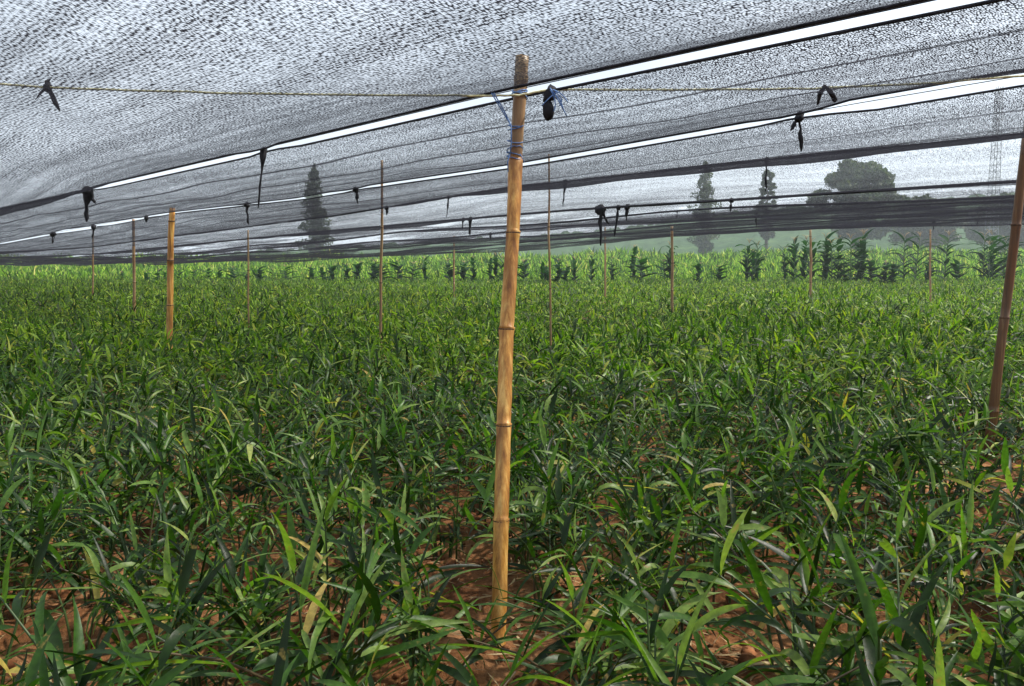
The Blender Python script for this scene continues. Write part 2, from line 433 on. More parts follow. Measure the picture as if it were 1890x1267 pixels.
for k in range(len(LP)-1):
    V, Q, us, ps, S, pa, pb = net_strip(k)
    mat = M_net_thin if k == 5 else (M_net_dense if k == 4 else (M_net_far if k > 5 else (M_net_seam if k == 3 else M_net)))
    th = empty('shade_net', (0, 0, 0))
    cloth = np_obj('net_sheet', V, Q, mat, parent=th)
    uvl = cloth.data.uv_layers.new(name='UVMap'); li = np.empty(len(cloth.data.loops), dtype=np.int32)
    cloth.data.loops.foreach_get('vertex_index', li)
    uvl.data.foreach_set('uv', np.stack([us[li], ps[li]], -1).astype(np.float32).ravel())
    for kk, pe in ((k, pa), (k+1, pb)):
        pts = [(N[0]*q+U[0]*s, N[1]*q+U[1]*s, float(line_z(kk, s))-.004) for s, q in zip(S, pe)]
        mb = MB(); mb.tube(pts, .0065 if kk <= 5 else .011, 5); mb.build('hem', M_hem, th)
    lab = strip_label.get(k, 'narrow distant net strip, %s of those stacked towards the horizon' % ['nearest', 'second nearest', 'middle one', 'farthest'][min(3, k-7)] if k >= 7 else '')
    tag(th, lab, 'shade net', 'shade net strips slung over the crop')

# support wires running with the gaps
for k in range(2, len(LP)):
    S = np.arange(-9, 88, .9)
    mb = MB(); mb.tube([lp(k, s)+Vector((0, 0, .01)) for s in S], .0022 if k < 6 else .004, 4)
    w = mb.build('support_wire', M_hem)
    nm = ['along the outer edge of the top left net', 'in the first white gap, passing the tall bamboo pole', 'in the second white gap, ending at the short yellow pole',
          'along the lower edge of the dark net strip', 'at the black line behind the double black tie', 'first beyond the double black tie', 'second beyond the double black tie',
          'third beyond the double black tie', 'second from the far edge of the nets', 'at the far edge of the nets'][k-2]
    tag(w, 'thin dark support wire '+nm, 'wire', 'support wires under the nets')

# ---------------------------------------------------------------- black cloth ties
def make_tie(P, L, W, seed, tails=1, loop=False):
    r = random.Random(seed); mb = MB()
    mb.blob(P+Vector((0, 0, -.2*W)), (W*.62, W*.62, W*.6), r, j=.3)
    for t in range(tails):
        dx = r.uniform(-.14, .14)*L if t == 0 else r.choice((-1, 1))*.22*L; L = L*(1 if t == 0 else .42)
        pts = []; rad = []
        n = 9
        for i in range(n):
            q = i/(n-1)
            pts.append(P+Vector((dx*q+r.uniform(-.08, .08)*W, r.uniform(-.1, .1)*W, -L*q)))
            rad.append(W*.5*(.62+.3*math.sin(q*9.0+seed)+.3*math.sin(q*4+seed*2)+r.uniform(-.15, .2))*(1-q*.55) if i < n-1 else W*.08)
        mb.tube(pts, [max(.15*W, a) if i < n-1 else a for i, a in enumerate(rad)], 7)
    return mb
tie_labels = ['black rag tie at the left end of the first white gap', 'long thin black rag hanging from the first white gap, left of the pine-shaped tree',
 'black knotted rag hanging from the second white gap, right of the tall pole', 'small black rag tie between the pine-shaped tree and the thin brown pole', 'tiny black tie near the far left edge, upper of two',
 'short black rag tie between the short yellow pole and the pine-shaped tree', 'tiny black tie on the white gap just left of the short yellow pole', 'small black tie at the left end of the lower white gap',
 'tiny black tie near the far left edge, lower of two', 'tiny black tie touching the thin brown pole', 'thin black tail hanging left of the tall pole, first of three', 'tiny black tie left of the tall pole, between two longer ones',
 'black tie left of the tall pole, nearest to it and lowest of three', 'black tie hanging just right of the thin tan pole beside the tall pole', 'black tie hanging against the bright net left of the round tree', 'small black tie between the columnar tree and the round tree',
 'short black tie right of the double black tie', 'thickest long black rag, larger of the double tie', 'thinner long black rag beside the thickest one', 'tiny black tie near the leaning pole at far right',
 'tiny black tie under the nets, right of the round tree', 'tiny black tie left of the columnar tree', 'tiny low black tie just left of the tall pole', 'tiny black tie low under the round tree']
for i, (px, py, pb, w, k, s, P3) in enumerate(tie_info):
    L = (pb-py)/FPX*P3.y; W = w/FPX*P3.y
    mb = make_tie(Vector(P3), max(L, .05), max(W, .025), i, 2 if i in (0, 2, 17) else 1)
    o = mb.build('cloth_tie', M_cloth); tag(o, tie_labels[i], 'tie', 'black rag ties on the net wires')

# ---------------------------------------------------------------- rope across, with its ties
RY = 3.44
rp = [(-420, 138), (0, 155), (90, 162), (400, 172), (700, 176), (905, 177), (958, 176), (1012, 166), (1250, 166), (1500, 164), (1700, 155), (1890, 140), (2400, 110)]
rp3 = [at(x, y, RY) for x, y in rp]
pts = []
for a, b in zip(rp3[:-1], rp3[1:]):
    for i in range(6): pts.append(a.lerp(b, i/6)+Vector((0, rg.uniform(-.002, .002), rg.uniform(-.0015, .0015))))
pts.append(rp3[-1])
mb = MB(); mb.tube(pts, .0046, 6); tag(mb.build('rope', M_rope), 'thin pale yellow rope running across the picture past the pole top', 'rope')
r = random.Random(8); P = at(88, 160, RY); mb = MB()
mb.blob(P, (.017, .017, .022), r, j=.3)
mb.tube([P, at(97, 178, RY), at(103, 192, RY), at(111, 206, RY)], [.008, .010, .010, .002], 6)
mb.tube([P, at(75, 172, RY), at(65, 185, RY)], [.006, .005, .001], 6)
mb.tube([P, at(90, 150, RY), at(96, 143, RY)], [.006, .004, .001], 6)
tag(mb.build('cloth_tie', M_cloth), 'black rag knot with a curved tail on the yellow rope at top left', 'tie', 'black rag ties on the rope')
mb = MB()
mb.tube([at(1509, 194, RY), at(1513, 174, RY), at(1522, 160, RY), at(1530, 166, RY), at(1536, 176, RY), at(1543, 186, RY)], [.004, .010, .011, .010, .010, .008], 6)
mb.blob(at(1540, 184, RY), (.012, .01, .012), r)
tag(mb.build('cloth_tie', M_cloth), 'black rag loop shaped like an arch on the rope at right', 'tie', 'black rag ties on the rope')
mb = MB()
mb.blob(at(1016, 172, RY), (.028, .025, .028), r, j=.35)
mb.tube([at(1022, 160, RY), at(1014, 176, RY), at(1006, 190, RY)], [.012, .022, .012], 7)
mb.blob(at(1012, 204, RY), (.024, .02, .042), r, seg=10, rings=8, j=.12)
tag(mb.build('cloth_tie', M_cloth), 'black bulging rag bundle just right of the pole top', 'tie', 'black rag ties on the rope')
mb = MB()
for (a, b, c) in [((1015, 163), (1026, 175), (1046, 215)), ((1018, 170), (1036, 180), (1040, 205)), ((1020, 176), (1008, 186), (1000, 196)), ((1024, 170), (1044, 182), (1032, 196)), ((1016, 166), (1030, 190), (1022, 206)), ((1020, 166), (1040, 172), (1048, 190))]:
    A, B, C_ = (at(*q, RY-.03) for q in (a, b, c))
    mb.tube([A.lerp(B, t)*(1-t)+B.lerp(C_, t)*t for t in np.linspace(0, 1, 8)], .0026, 5)
tag(mb.build('twine', M_blue), 'frayed blue twine fluttering from the black rag bundle', 'twine', 'blue plastic twine')

# ---------------------------------------------------------------- bamboo poles
def culm(mb, pts, rads, seg=16, per=.035, rng=random, nodes=()):
    # pts: polyline from bottom to top, resampled with slight wobble and flared nodes
    L = [0]
    for a, b in zip(pts[:-1], pts[1:]): L.append(L[-1]+(Vector(b)-Vector(a)).length)
    n = max(3, int(L[-1]/per)); out_p = []; out_r = []
    hs = sorted(set([L[-1]*i/n for i in range(n+1)]+[h+d for h in nodes for d in (-.016, -.007, -.002, .003, .010)]))
    for h in hs:
        h = min(max(h, 0), L[-1])
        x, y, z = (float(np.interp(h, L, [p[i] for p in pts])) for i in range(3))
        rr = float(np.interp(h, L, rads))
        for q in nodes:
            d = h-q
            if -.02 < d < -.001: rr *= 1.07
            if -.001 <= d < .005: rr *= 1.13
            if .005 <= d < .03: rr *= .97
        out_p.append((x+rng.uniform(-1, 1)*.0007, y, z)); out_r.append(rr*rng.uniform(.992, 1.008))
    mb.tube(out_p, out_r, seg)
    return L
def ring(mb, P, r, h=.006):
    mb.tube([P+Vector((0, 0, -h)), P+Vector((0, 0, -h*.4)), P+Vector((0, 0, h*.4)), P+Vector((0, 0, h))], [r*.97, r*1.03, r*1.03, r*.97], 16, False)

PY = 3.48; rg2 = random.Random(11)
def on_pole(px, py):
    Y = 3.3
    for _ in range(12): Y = 2.96+.52*min(1, max(-.05, at(px, py, Y).z/1.95))
    return at(px, py, Y)
pole = empty('bamboo_pole', on_pole(919, 1218)); base = Vector(pole.location)
def loc(P): return P-base
low = [loc(on_pole(x, y)) for x, y in [(918, 1245), (922, 1110), (925, 960), (930, 785), (935, 607), (947, 430), (952, 290)]]
px2m = PY/FPX
mb = MB(); Lz = [0]
for a, b in zip(low[:-1], low[1:]): Lz.append(Lz[-1]+(b-a).length)
culm(mb, low, [r_*px2m*(p_+base).y/PY for r_, p_ in zip([14.6, 14.6, 14.4, 13.6, 13.6, 12.2, 13.2], low)], 20, rng=rg2, nodes=[Lz[2], Lz[3], Lz[4], Lz[5]])
mb.build('culm', M_bam, pole)
for i, (x, y) in enumerate([(925, 960), (930, 785), (935, 607), (947, 430)]):
    mb = MB(); P = loc(on_pole(x, y)); ring(mb, P, [15.5, 14.8, 15.0, 13.5][i]*px2m*(P+base).y/PY, .004); mb.build('node', M_node, pole)
mb = MB(); up = [loc(at(x, y, PY-.005)) for x, y in [(950, 330), (955, 240), (960, 170), (964, 104)]]
culm(mb, up, [11*px2m, 11.4*px2m, 12*px2m, 12.2*px2m], 16, rng=rg2, nodes=[.42])
o = mb.build('upper_culm', M_bam3, pole); tag(o, 'greyer upper piece of the pole')
tag(pole, 'tall yellow-brown bamboo pole with dark nodes in the middle of the picture', 'pole')
mb = MB()   # soil heap at the foot belongs to the ground
rr = random.Random(4)
mb.blob(on_pole(922, 1218)+Vector((0, 0, -.06)), (.19, .15, .10), rr, 22, 10, .08)
tag(mb.build('ground_mound', M_clod), kind='structure')

mb = MB()   # blue twine: slanting line, then bound round the joint
A = at(907, 172, RY-.01)
for off in (0, 4): mb.tube([A+Vector((off*px2m, 0, 0)), at(926+off, 204, 3.44), at(943, 232, 3.435), at(944, 262, 3.44), at(941, 288, 3.44)], .0028, 5)
for j in range(13):
    yy = 232+j*4.9; c = at(952-j*.2, yy, PY-.003); rad = 12.6*px2m+.004
    pts = [c+Vector((math.cos(t)*rad, math.sin(t)*rad, .010*math.sin(t+j)+rr.uniform(-.002, .002))) for t in np.linspace(0, 2*math.pi, 15)]
    if j in (0, 1, 6, 9, 11, 12): mb.tube(pts, .0024, 5, False)
for j in range(3):
    c = at(959, 168+j*5, PY-.003); rad = 12.2*px2m+.004
    mb.tube([c+Vector((math.cos(t)*rad, math.sin(t)*rad, .012*math.sin(t+j*2))) for t in np.linspace(0, 2*math.pi, 15)], .0026, 5, False)
mb.tube([at(940, 286, 3.43), at(937, 300, 3.43), at(938, 318, 3.43)], .0026, 5); mb.tube([at(960, 284, 3.43), at(968, 300, 3.43)], .002, 5)
tag(mb.build('twine', M_blue), 'blue twine stretched from the rope and wound round the pole joint', 'twine', 'blue plastic twine')

# leaning pole at right
def far_pole(top, canopy, wpx, mat, label, zc=.62, Y=None, nodes=True, basez=-.05, seed=1, topz=None):
    r = random.Random(seed)
    if Y is None: Y = at_z(canopy[0], canopy[1], zc).y
    b = at(canopy[0], canopy[1], Y); t = at(top[0], top[1], Y)
    d = (t-b)/(t.z-b.z); b0 = b+d*(basez-b.z)
    e = empty('bamboo_pole', b0); w = wpx/FPX*Y/2
    pts = [Vector((0, 0, 0))]; n = 6; H = t.z-b0.z
    for i in range(1, n+1):
        q = i/n; pts.append((t-b0)*q+Vector((r.uniform(-.008, .008), r.uniform(-.008, .008), 0)))
    ns = [H*(.17+.28*i*(1-.03*i))+r.uniform(-.03, .03) for i in range(0, 4)] if nodes else []
    ns = [h for h in ns if h < H*.97]
    mb = MB(); L = culm(mb, pts, [w*1.12]*2+[w]*3+[w*.92]*2, 10, .08, r, ns); mb.build('culm', mat, e)
    for h in ns:
        P = Vector([float(np.interp(h, L, [p[i] for p in pts])) for i in range(3)])
        mb = MB(); ring(mb, P, w*1.08, .008); mb.build('node', M_node, e)
    tag(e, label, 'pole', 'bamboo poles holding up the nets')
    return e
far_pole((1899, 215), (1819, 872), 16, M_bam2, 'leaning dark brown bamboo pole at the right edge of the picture', Y=5.98, basez=-.03, seed=2)
far_pole((317, 384), (313, 612), 11.5, M_bam, 'short yellow bamboo pole standing in the crop at left, below the white gap', seed=3)
far_pole((705, 296), (703, 606), 5, M_bam3, 'thin faint brown pole between the pine-shaped tree and the tall pole', seed=4)
far_pole((1012, 285), (1016, 622), 3.8, M_bam3, 'thin tan pole just right of the tall central pole', seed=5)
far_pole((458, 425), (459, 592), 3.2, M_bam3, 'slender pole between the short yellow pole and the pine-shaped tree', seed=6)
far_pole((247, 405), (248, 562), 5.2, M_bam3, 'weathered brown pole a little left of the short yellow pole', seed=7)
far_pole((1240, 418), (1241, 572), 5.2, M_bam3, 'tan pole in the crop below the columnar tree', seed=8)
far_pole((1496, 424), (1497, 552), 4.5, M_bam3, 'pale pole in front of the maize, left of the round tree', seed=9)
far_pole((172, 424), (171, 548), 3, M_bam3, 'slender pole at far left, beneath the black rag tie', seed=10)
far_pole((1717, 424), (1717, 548), 3.3, M_bam3, 'thin pole between the round tree and the leaning pole', seed=12)
far_pole((838, 436), (838, 545), 3.5, M_bam3, 'very thin distant pole left of the tall central pole', seed=13)
far_pole((1117, 420), (1117, 545), 3.5, M_bam3, 'very thin distant pole below the double black tie', seed=14)

# ---------------------------------------------------------------- ginger plants
def leaf_strip(b, az, e0, e1, L, W, nseg, fold, twist, rs, bend=1.3, curl=0):
    ts = np.linspace(0, 1, nseg+1); seg = L/nseg; p = np.array(b, float); C = [p.copy()]; D = []
    for i in range(nseg):
        e = e0+(e1-e0)*((i+.5)/nseg)**bend; a = az+curl*(i/nseg)
        d = np.array([math.cos(a)*math.cos(e), math.sin(a)*math.cos(e), math.sin(e)]); D.append(d)
        p = p+d*seg; C.append(p.copy())
    D.append(D[-1]); V = []
    prof = np.sin(np.pi*np.clip(ts, 0, 1)**.62)**.75
    for i, t in enumerate(ts):
        w = W*.5*max(prof[i], .10 if i == 0 else .01)
        d = D[i]; sde = np.cross(d, (0, 0, 1)); nn = np.linalg.norm(sde); sde = sde/nn if nn > 1e-3 else np.array([-math.sin(az), math.cos(az), 0])
        up = np.cross(sde, d); tw = twist*(.3+t)
        s2 = sde*math.cos(tw)+up*math.sin(tw); u2 = -sde*math.sin(tw)+up*math.cos(tw)
        if fold:
            V += [C[i]+s2*w+u2*w*fold, C[i], C[i]-s2*w+u2*w*fold]
        else: V += [C[i]+s2*w, C[i]-s2*w]
    n = 3 if fold else 2; Qs = []
    for i in range(nseg):
        for j in range(n-1): Qs.append((i*n+j, i*n+j+1, (i+1)*n+j+1, (i+1)*n+j))
    return np.array(V), np.array(Qs)
def gen_plant(seed, lod, hs=1.0, ls=1.0, ws=1.0, q0=.22):
    rs = random.Random(seed); LV = []; LQ = []; n = 0; stems = MB()
    ns = rs.randint(5, 7) if lod < 2 else 4
    for k in range(ns):
        a = rs.uniform(0, 6.28); rr = rs.uniform(.02, .11)
        b = np.array([math.cos(a)*rr, math.sin(a)*rr, -.02])
        lean = rs.uniform(.05, .8); la = a+rs.uniform(-.8, .8); H = rs.uniform(.38, .62)*hs
        P = []
        for i in range(6):
            q = i/5; le = lean*q**1.4
            P.append(b+np.array([math.cos(la)*H*le*q, math.sin(la)*H*le*q, H*q*(1-.15*le)]))
        if lod < 2: stems.tube([tuple(x) for x in P], [.0062, .0058, .005, .0042, .0034, .0022], 5 if lod == 0 else 3, False)
        az0 = rs.uniform(0, 6.28); nl = {0: rs.randint(9, 13), 1: 12, 2: 9}[lod]
        for i in range(nl):
            q = q0+(1-q0)*(i+.5)/nl; x = q*5; i0 = min(int(x), 4); pb = P[i0]+(P[i0+1]-P[i0])*(x-i0)
            az = az0+(math.pi if i % 2 else 0)+rs.uniform(-.5, .5)
            L = (.14+.12*math.sin(math.pi*min(1, q*.9)))*rs.uniform(.75, 1.3)*(.9 if q < .4 else 1)*ls
            W = rs.uniform(.015, .032)*(ws if lod == 0 else (1.0 if lod == 1 else 1.35))
            e0 = rs.uniform(-.1, 1.25) if q < .93 else rs.uniform(1.1, 1.45); e1 = e0-rs.uniform(.1, 1.15)
            if rs.random() < .10: e1 = -1.3
            v, f = leaf_strip(pb, az, e0, e1, L, W, {0: 7, 1: 3, 2: 2}[lod], rs.uniform(.15, .5) if lod == 0 else 0, rs.uniform(-1.1, 1.1), rs, 1.2, rs.uniform(-.7, .7))
            LV.append(v); LQ.append(f+n); n += len(v)
    return stems, np.concatenate(LV), np.concatenate(LQ)
NV = 26; variants = []
for i in range(NV):
    st, lv, lq = gen_plant(100+i, 0, 1.0, 1.0, .94, .36) if i < 12 else gen_plant(100+i, 0, 1.0, .84, .9, .2)
    variants.append((st.mesh('stem', M_stem), np_mesh('foliage', lv, lq, M_leaf)))
ords = ['first', 'second', 'third', 'fourth', 'fifth', 'sixth', 'seventh', 'eighth', 'ninth', 'tenth', 'eleventh', 'twelfth', 'thirteenth', 'fourteenth', 'fifteenth', 'sixteenth', 'seventeenth',
        'eighteenth', 'nineteenth', 'twentieth', 'twenty-first', 'twenty-second', 'twenty-third', 'twenty-fourth', 'twenty-fifth', 'twenty-sixth', 'twenty-seventh', 'twenty-eighth', 'twenty-ninth', 'thirtieth',
        'thirty-first', 'thirty-second', 'thirty-third', 'thirty-fourth']
rp_ = random.Random(21); count = 0; Yr = 1.62; row = 0; nearY = 0
while count < 300:
    half = .66*Yr+.12; sp = .345; n = int(2*half/sp)+1; off = (2*half-(n-1)*sp)/2; items = []
    for i in range(n):
        x = -half+off+i*sp+rp_.uniform(-.09, .09); y = Yr+rp_.uniform(-.10, .10)
        if abs(x+.06) < .15 and 2.3 < y < PY+.10: continue
        if abs(x-3.3) < .32 and 4.9 < y < 6.05: continue
        if math.hypot(x-3.6, y-5.98) < .12: continue
        # bare soil patches seen in the photograph
        dens = 1.0
        if Yr < 3.6: dens = .84
        if -1.95 < x < -1.15 and 2.3 < y < 3.0: dens = .3
        if (.9 < x < 1.35 and 2.9 < y < 3.5) or (.35 < x < .8 and 2.3 < y < 2.75): dens = .35
        if -.75 < x < -.25 and 3.2 < y < 3.9: dens = .45
        if rp_.random() > dens: continue
        items.append((x, y))
    items.sort()
    for i, (x, y) in enumerate(items):
        if count >= 300: break
        s = rp_.uniform(.82, 1.15)*(1.04 if Yr < 2.6 else 1)
        e = empty('ginger_plant', (x, y, float(ground_z(np.array(x), np.array(y)))), rp_.uniform(0, 6.28)); e.scale = (s, s, s*rp_.uniform(.9, 1.1))
        sm, fm = variants[rp_.randrange(12) if row < 5 or rp_.random() < .2 else 12+rp_.randrange(14)]
        for nm, me in (('stem', sm), ('foliage', fm)):
            c = bpy.data.objects.new(nm, me); col.objects.link(c); c.parent = e
        size = 'tall' if s > 1.06 else ('low' if s < .88 else 'leafy')
        tag(e, '%s green ginger clump, %s from the left in the %s row counted from the camera' % (size, ords[i], ords[row]), 'ginger plant', 'ginger clumps in the near rows')
        count += 1
    nearY = Yr; Yr += .345+row*.003; row += 1
print('near plants', count, 'rows', row, 'to Y', nearY)

# the rest of the field, too many to count
def scatter_mesh(name, mat, parts, places, rs):
    VV = []; QQ = []; n = 0
    for (x, y, z, s) in places:
        v, q = parts[rs.randint(len(parts))]
        a = rs.uniform(0, 6.28); c, sn = math.cos(a), math.sin(a)
        w = np.empty_like(v); w[:, 0] = (v[:, 0]*c-v[:, 1]*sn)*s+x; w[:, 1] = (v[:, 0]*sn+v[:, 1]*c)*s+y; w[:, 2] = v[:, 2]*s*rs.uniform(.85, 1.15)+z
        VV.append(w); QQ.append(q+n); n += len(v)
    return np_obj(name, np.concatenate(VV), np.concatenate(QQ), mat)
rs = np.random.RandomState(9)
def places(y0, y1, sp, s0, s1, margin=1.5, k=.66, fz=None):
    out = []; y = y0
    while y < y1:
        half = k*y+margin; x = -half
        while x < half:
            xx = x+rs.uniform(-.3, .3)*sp; yy = y+rs.uniform(-.3, .3)*sp
            z = float(ground_z(np.array(xx), np.array(yy)))
            out.append((xx, yy, z, rs.uniform(s0, s1)*(1+.12*math.sin(xx*.7+yy*.3)*math.sin(yy*.55)))); x += sp
        y += sp
    return out
M1 = [gen_plant(300+i, 1, 1.0, .78)[1:] for i in range(14)]; M2 = [gen_plant(400+i, 2, 1.0, .85)[1:] for i in range(14)]
pl = places(nearY+.36, 17, .34, .9, 1.2)
# flanks beside the near rows, just outside the frame
side = []
y = 1.3
while y < nearY+.3:
    for sg in (-1, 1):
        for i in range(4):
            x = sg*(.66*y+.36+i*.34); side.append((x+rs.uniform(-.08, .08), y+rs.uniform(-.08, .08), 0, rs.uniform(.85, 1.1)))
    y += .35
VV = scatter_mesh('crop_field', M_crop, M1, pl+side, rs)
pl2 = places(17, 57, .44, .95, 1.3, 3)
o2 = scatter_mesh('crop_field', M_crop, M2, pl2, rs)
# one object for the whole far crop
def join_np(a, b, name, mat):
    res = []
    n = 0; VV = []; QQ = []
    for o in (a, b):
        v = np.empty(len(o.data.vertices)*3, np.float32); o.data.vertices.foreach_get('co', v); v = v.reshape(-1, 3)
        q = np.empty(len(o.data.loops), np.int32); o.data.loops.foreach_get('vertex_index', q); q = q.reshape(-1, 4)
        VV.append(v); QQ.append(q+n); n += len(v)
        me = o.data; bpy.data.objects.remove(o); bpy.data.meshes.remove(me)
    return np_obj(name, np.concatenate(VV), np.concatenate(QQ), mat)
tag(join_np(VV, o2, 'crop_field', M_crop), 'dense green ginger crop stretching away behind the near rows', 'crop', kind='stuff')

# meadow beyond
def tuft(seed, h, n, w):
    r = random.Random(seed); VV = []; QQ = []; k = 0
    for i in range(n):
        a = r.uniform(0, 6.28); rr = r.uniform(0, .35)
        v, q = leaf_strip((math.cos(a)*rr, math.sin(a)*rr, 0), r.uniform(0, 6.28), r.uniform(1.0, 1.5), r.uniform(.2, 1.2), h*r.uniform(.6, 1.1), w, 2, 0, r.uniform(-1, 1), r)
        VV.append(v); QQ.append(q+k); k += len(v)
    return np.concatenate(VV), np.concatenate(QQ)
TF = [tuft(i, .7, 12, .09) for i in range(8)]
mp = []
for i in range(15000):
    y = 57+70*rs.random_sample()**1.5; x = rs.uniform(-1, 1)*(.70*y+4)
    mp.append((x, y, float(ground_z(np.array(x), np.array(y))), rs.uniform(.5, 1.3)*(1+(y-57)/90)*(1+.55*math.sin(x*.45+2*math.sin(y*.21))*math.sin(x*.17+y*.3))))
o = scatter_mesh('meadow_grass', M_weeds, TF, mp, rs); tag(o, 'bright green grass and weeds on the sunny rise beyond the crop', 'grass', kind='stuff')

# litter on the soil
lit = []
for i in range(5200):
    y = 1.9+5.2*rs.random_sample(); x = rs.uniform(-1, 1)*(.66*y+.4)
    lit.append((x, y, float(ground_z(np.array(x), np.array(y)))+.006, rs.uniform(.5, 1.3)))
LT = []
for i in range(8):
    r = random.Random(i); LT.append(leaf_strip((0, 0, .004), 0, r.uniform(-.05, .25), r.uniform(-.3, 0), r.uniform(.05, .14), r.uniform(.003, .014), 4, 0, r.uniform(-.5, .5), r, 1, r.uniform(-1, 1)))
o = scatter_mesh('leaf_litter', M_straw, LT, lit, rs); tag(o, 'dry straw and dead leaf litter on the reddish soil', 'litter', kind='stuff')
mb = MB(); r = random.Random(7)
for i in range(4200):
    y = 2.0+5*r.random(); x = r.uniform(-1, 1)*(.66*y+.4); s = r.uniform(.004, .018)*(1 if r.random() < .92 else 2.2)
    mb.blob((x, y, float(ground_z(np.array(x), np.array(y)))+s*.2), (s, s*r.uniform(.7, 1.2), s*.7), r, 6, 4, .25)
tag(mb.build('soil_clods', M_clod), 'small crumbly clods of reddish soil between the plants', 'soil clods', kind='stuff')

# ---------------------------------------------------------------- maize plants along the far edge
def maize(seed, H, lush=1.0):
    r = random.Random(seed); st = MB(); ln = r.uniform(-.04, .04)
    st.tube([(ln*H*q*q, 0, H*.93*q) for q in (0, .3, .6, .85, 1)], [.02, .018, .014, .01, .005], 6)
    VV = []; QQ = []; k = 0; az = r.uniform(0, 3.14)
    nl = int(20*lush)
    for i in range(nl):
        q = .2+.75*i/nl
        v, f = leaf_strip((ln*H*q*q, 0, H*.93*q), az+(math.pi if i % 2 else 0)+r.uniform(-.7, .7), r.uniform(1.0, 1.4), r.uniform(-1.0, .6), r.uniform(.45, .8)*H/2.6, r.uniform(.11, .17), 6, .25, r.uniform(-.5, .5), r, 1.0)
        VV.append(v); QQ.append(f+k); k += len(v)
    ts = MB()
    for i in range(6):
        a = r.uniform(0, 6.28); t = Vector((ln*H, 0, H*.92)); ts.tube([t, t+Vector((math.cos(a)*.05, math.sin(a)*.05, H*.06)), t+Vector((math.cos(a)*.14, math.sin(a)*.14, H*.09))], [.006, .006, .003], 4)
    return st, np.concatenate(VV), np.concatenate(QQ), ts
mz = [(1170, 447), (1238, 440), (1380, 436), (1399, 440), (1450, 450), (1468, 432), (1486, 428), (1528, 424), (1550, 430), (1574, 426), (1594, 418), (1648, 480), (1672, 424), (1694, 422), (1715, 474), (1748, 420), (1766, 476), (1820, 422), (1838, 418), (1856, 430),
      (1060, 470), (1092, 462), (1030, 474), (1002, 482), (968, 476), (915, 462), (875, 468), (830, 474), (784, 470), (735, 478), (690, 476), (660, 480), (612, 484), (575, 487), (530, 486), (480, 490), (430, 488), (385, 492), (330, 493), (290, 494), (1130, 470), (1290, 482), (1330, 486)]
mvar = [maize(i, 1.0*2.6) for i in range(8)]
mvm = [(a.mesh('stalk', M_stem), np_mesh('leaves', b, c, M_maize), d.mesh('tassel', M_straw)) for a, b, c, d in mvar]
rm = random.Random(77); 
for q in [(1500, 434), (1538, 436), (1585, 436), (1560, 470), (1610, 474), (1632, 478), (1830, 440), (1870, 436), (1392, 456), (1186, 470), (1228, 476), (905, 470), (925, 468), (855, 478), (640, 484), (595, 488), (705, 482), (760, 480), (500, 492), (455, 494), (405, 496), (356, 497), (305, 497), (270, 498), (225, 499), (1010, 486), (1045, 486)]: mz.append(q)
mz.sort(); nleft = 0
ords2 = ords+[x for x in ('thirty-fifth', 'thirty-sixth', 'thirty-seventh', 'thirty-eighth', 'thirty-ninth', 'fortieth', 'forty-first', 'forty-second', 'forty-third', 'forty-fourth', 'forty-fifth', 'forty-sixth', 'forty-seventh', 'forty-eighth', 'forty-ninth', 'fiftieth')]+['fifty-'+x for x in ords[:9]]+['sixtieth']+['sixty-'+x for x in ords[:9]]+['seventieth']+['seventy-'+x for x in ords[:9]]
for i, (px, py) in enumerate(mz):
    Y = 46+rm.uniform(-1, 3)+max(0, (1150-px))*.006
    t = at(px, py, Y); H = t.z
    e = empty('maize_plant', (t.x, Y, 0), rm.uniform(0, 6.28)); s = max(H, .9)/2.75; wide = rm.uniform(1.2, 1.7) if H > 2.2 else rm.uniform(2.4, 3.4)
    e.scale = (s*wide, s*wide, s)
    for nm, me in zip(('stalk', 'leaves', 'tassel'), mvm[rm.randrange(8)]):
        c = bpy.data.objects.new(nm, me); col.objects.link(c); c.parent = e
    tag(e, '%s dark green maize plant, %s from the left along the far edge of the crop' % ('tall' if H > 2.5 else 'short', ords2[i]), 'maize plant', 'maize plants along the far crop edge')

# ---------------------------------------------------------------- far trees
def crown_mesh(rs, clumps, n, leaf):
    VV = []; QQ = []; k = 0
    for (c, r3, m) in clumps:
        cnt = int(n*m); d = rs.normal(size=(cnt, 3)); d /= np.linalg.norm(d, axis=1)[:, None]
        rad = rs.uniform(.35, 1.08, size=(cnt, 1))**.6
        P = np.array(c)+d*rad*np.array(r3)
        a = rs.normal(size=(cnt, 3)); a /= np.linalg.norm(a, axis=1)[:, None]
        b = np.cross(a, rs.normal(size=(cnt, 3))); b /= np.linalg.norm(b, axis=1)[:, None]
        s = leaf*rs.uniform(.6, 1.4, size=(cnt, 1))
        v = np.stack([P-a*s, P-b*s*.55, P+a*s, P+b*s*.55], 1).reshape(-1, 3)
        VV.append(v); QQ.append(np.arange(cnt*4).reshape(-1, 4)+k); k += cnt*4
    return np.concatenate(VV), np.concatenate(QQ)
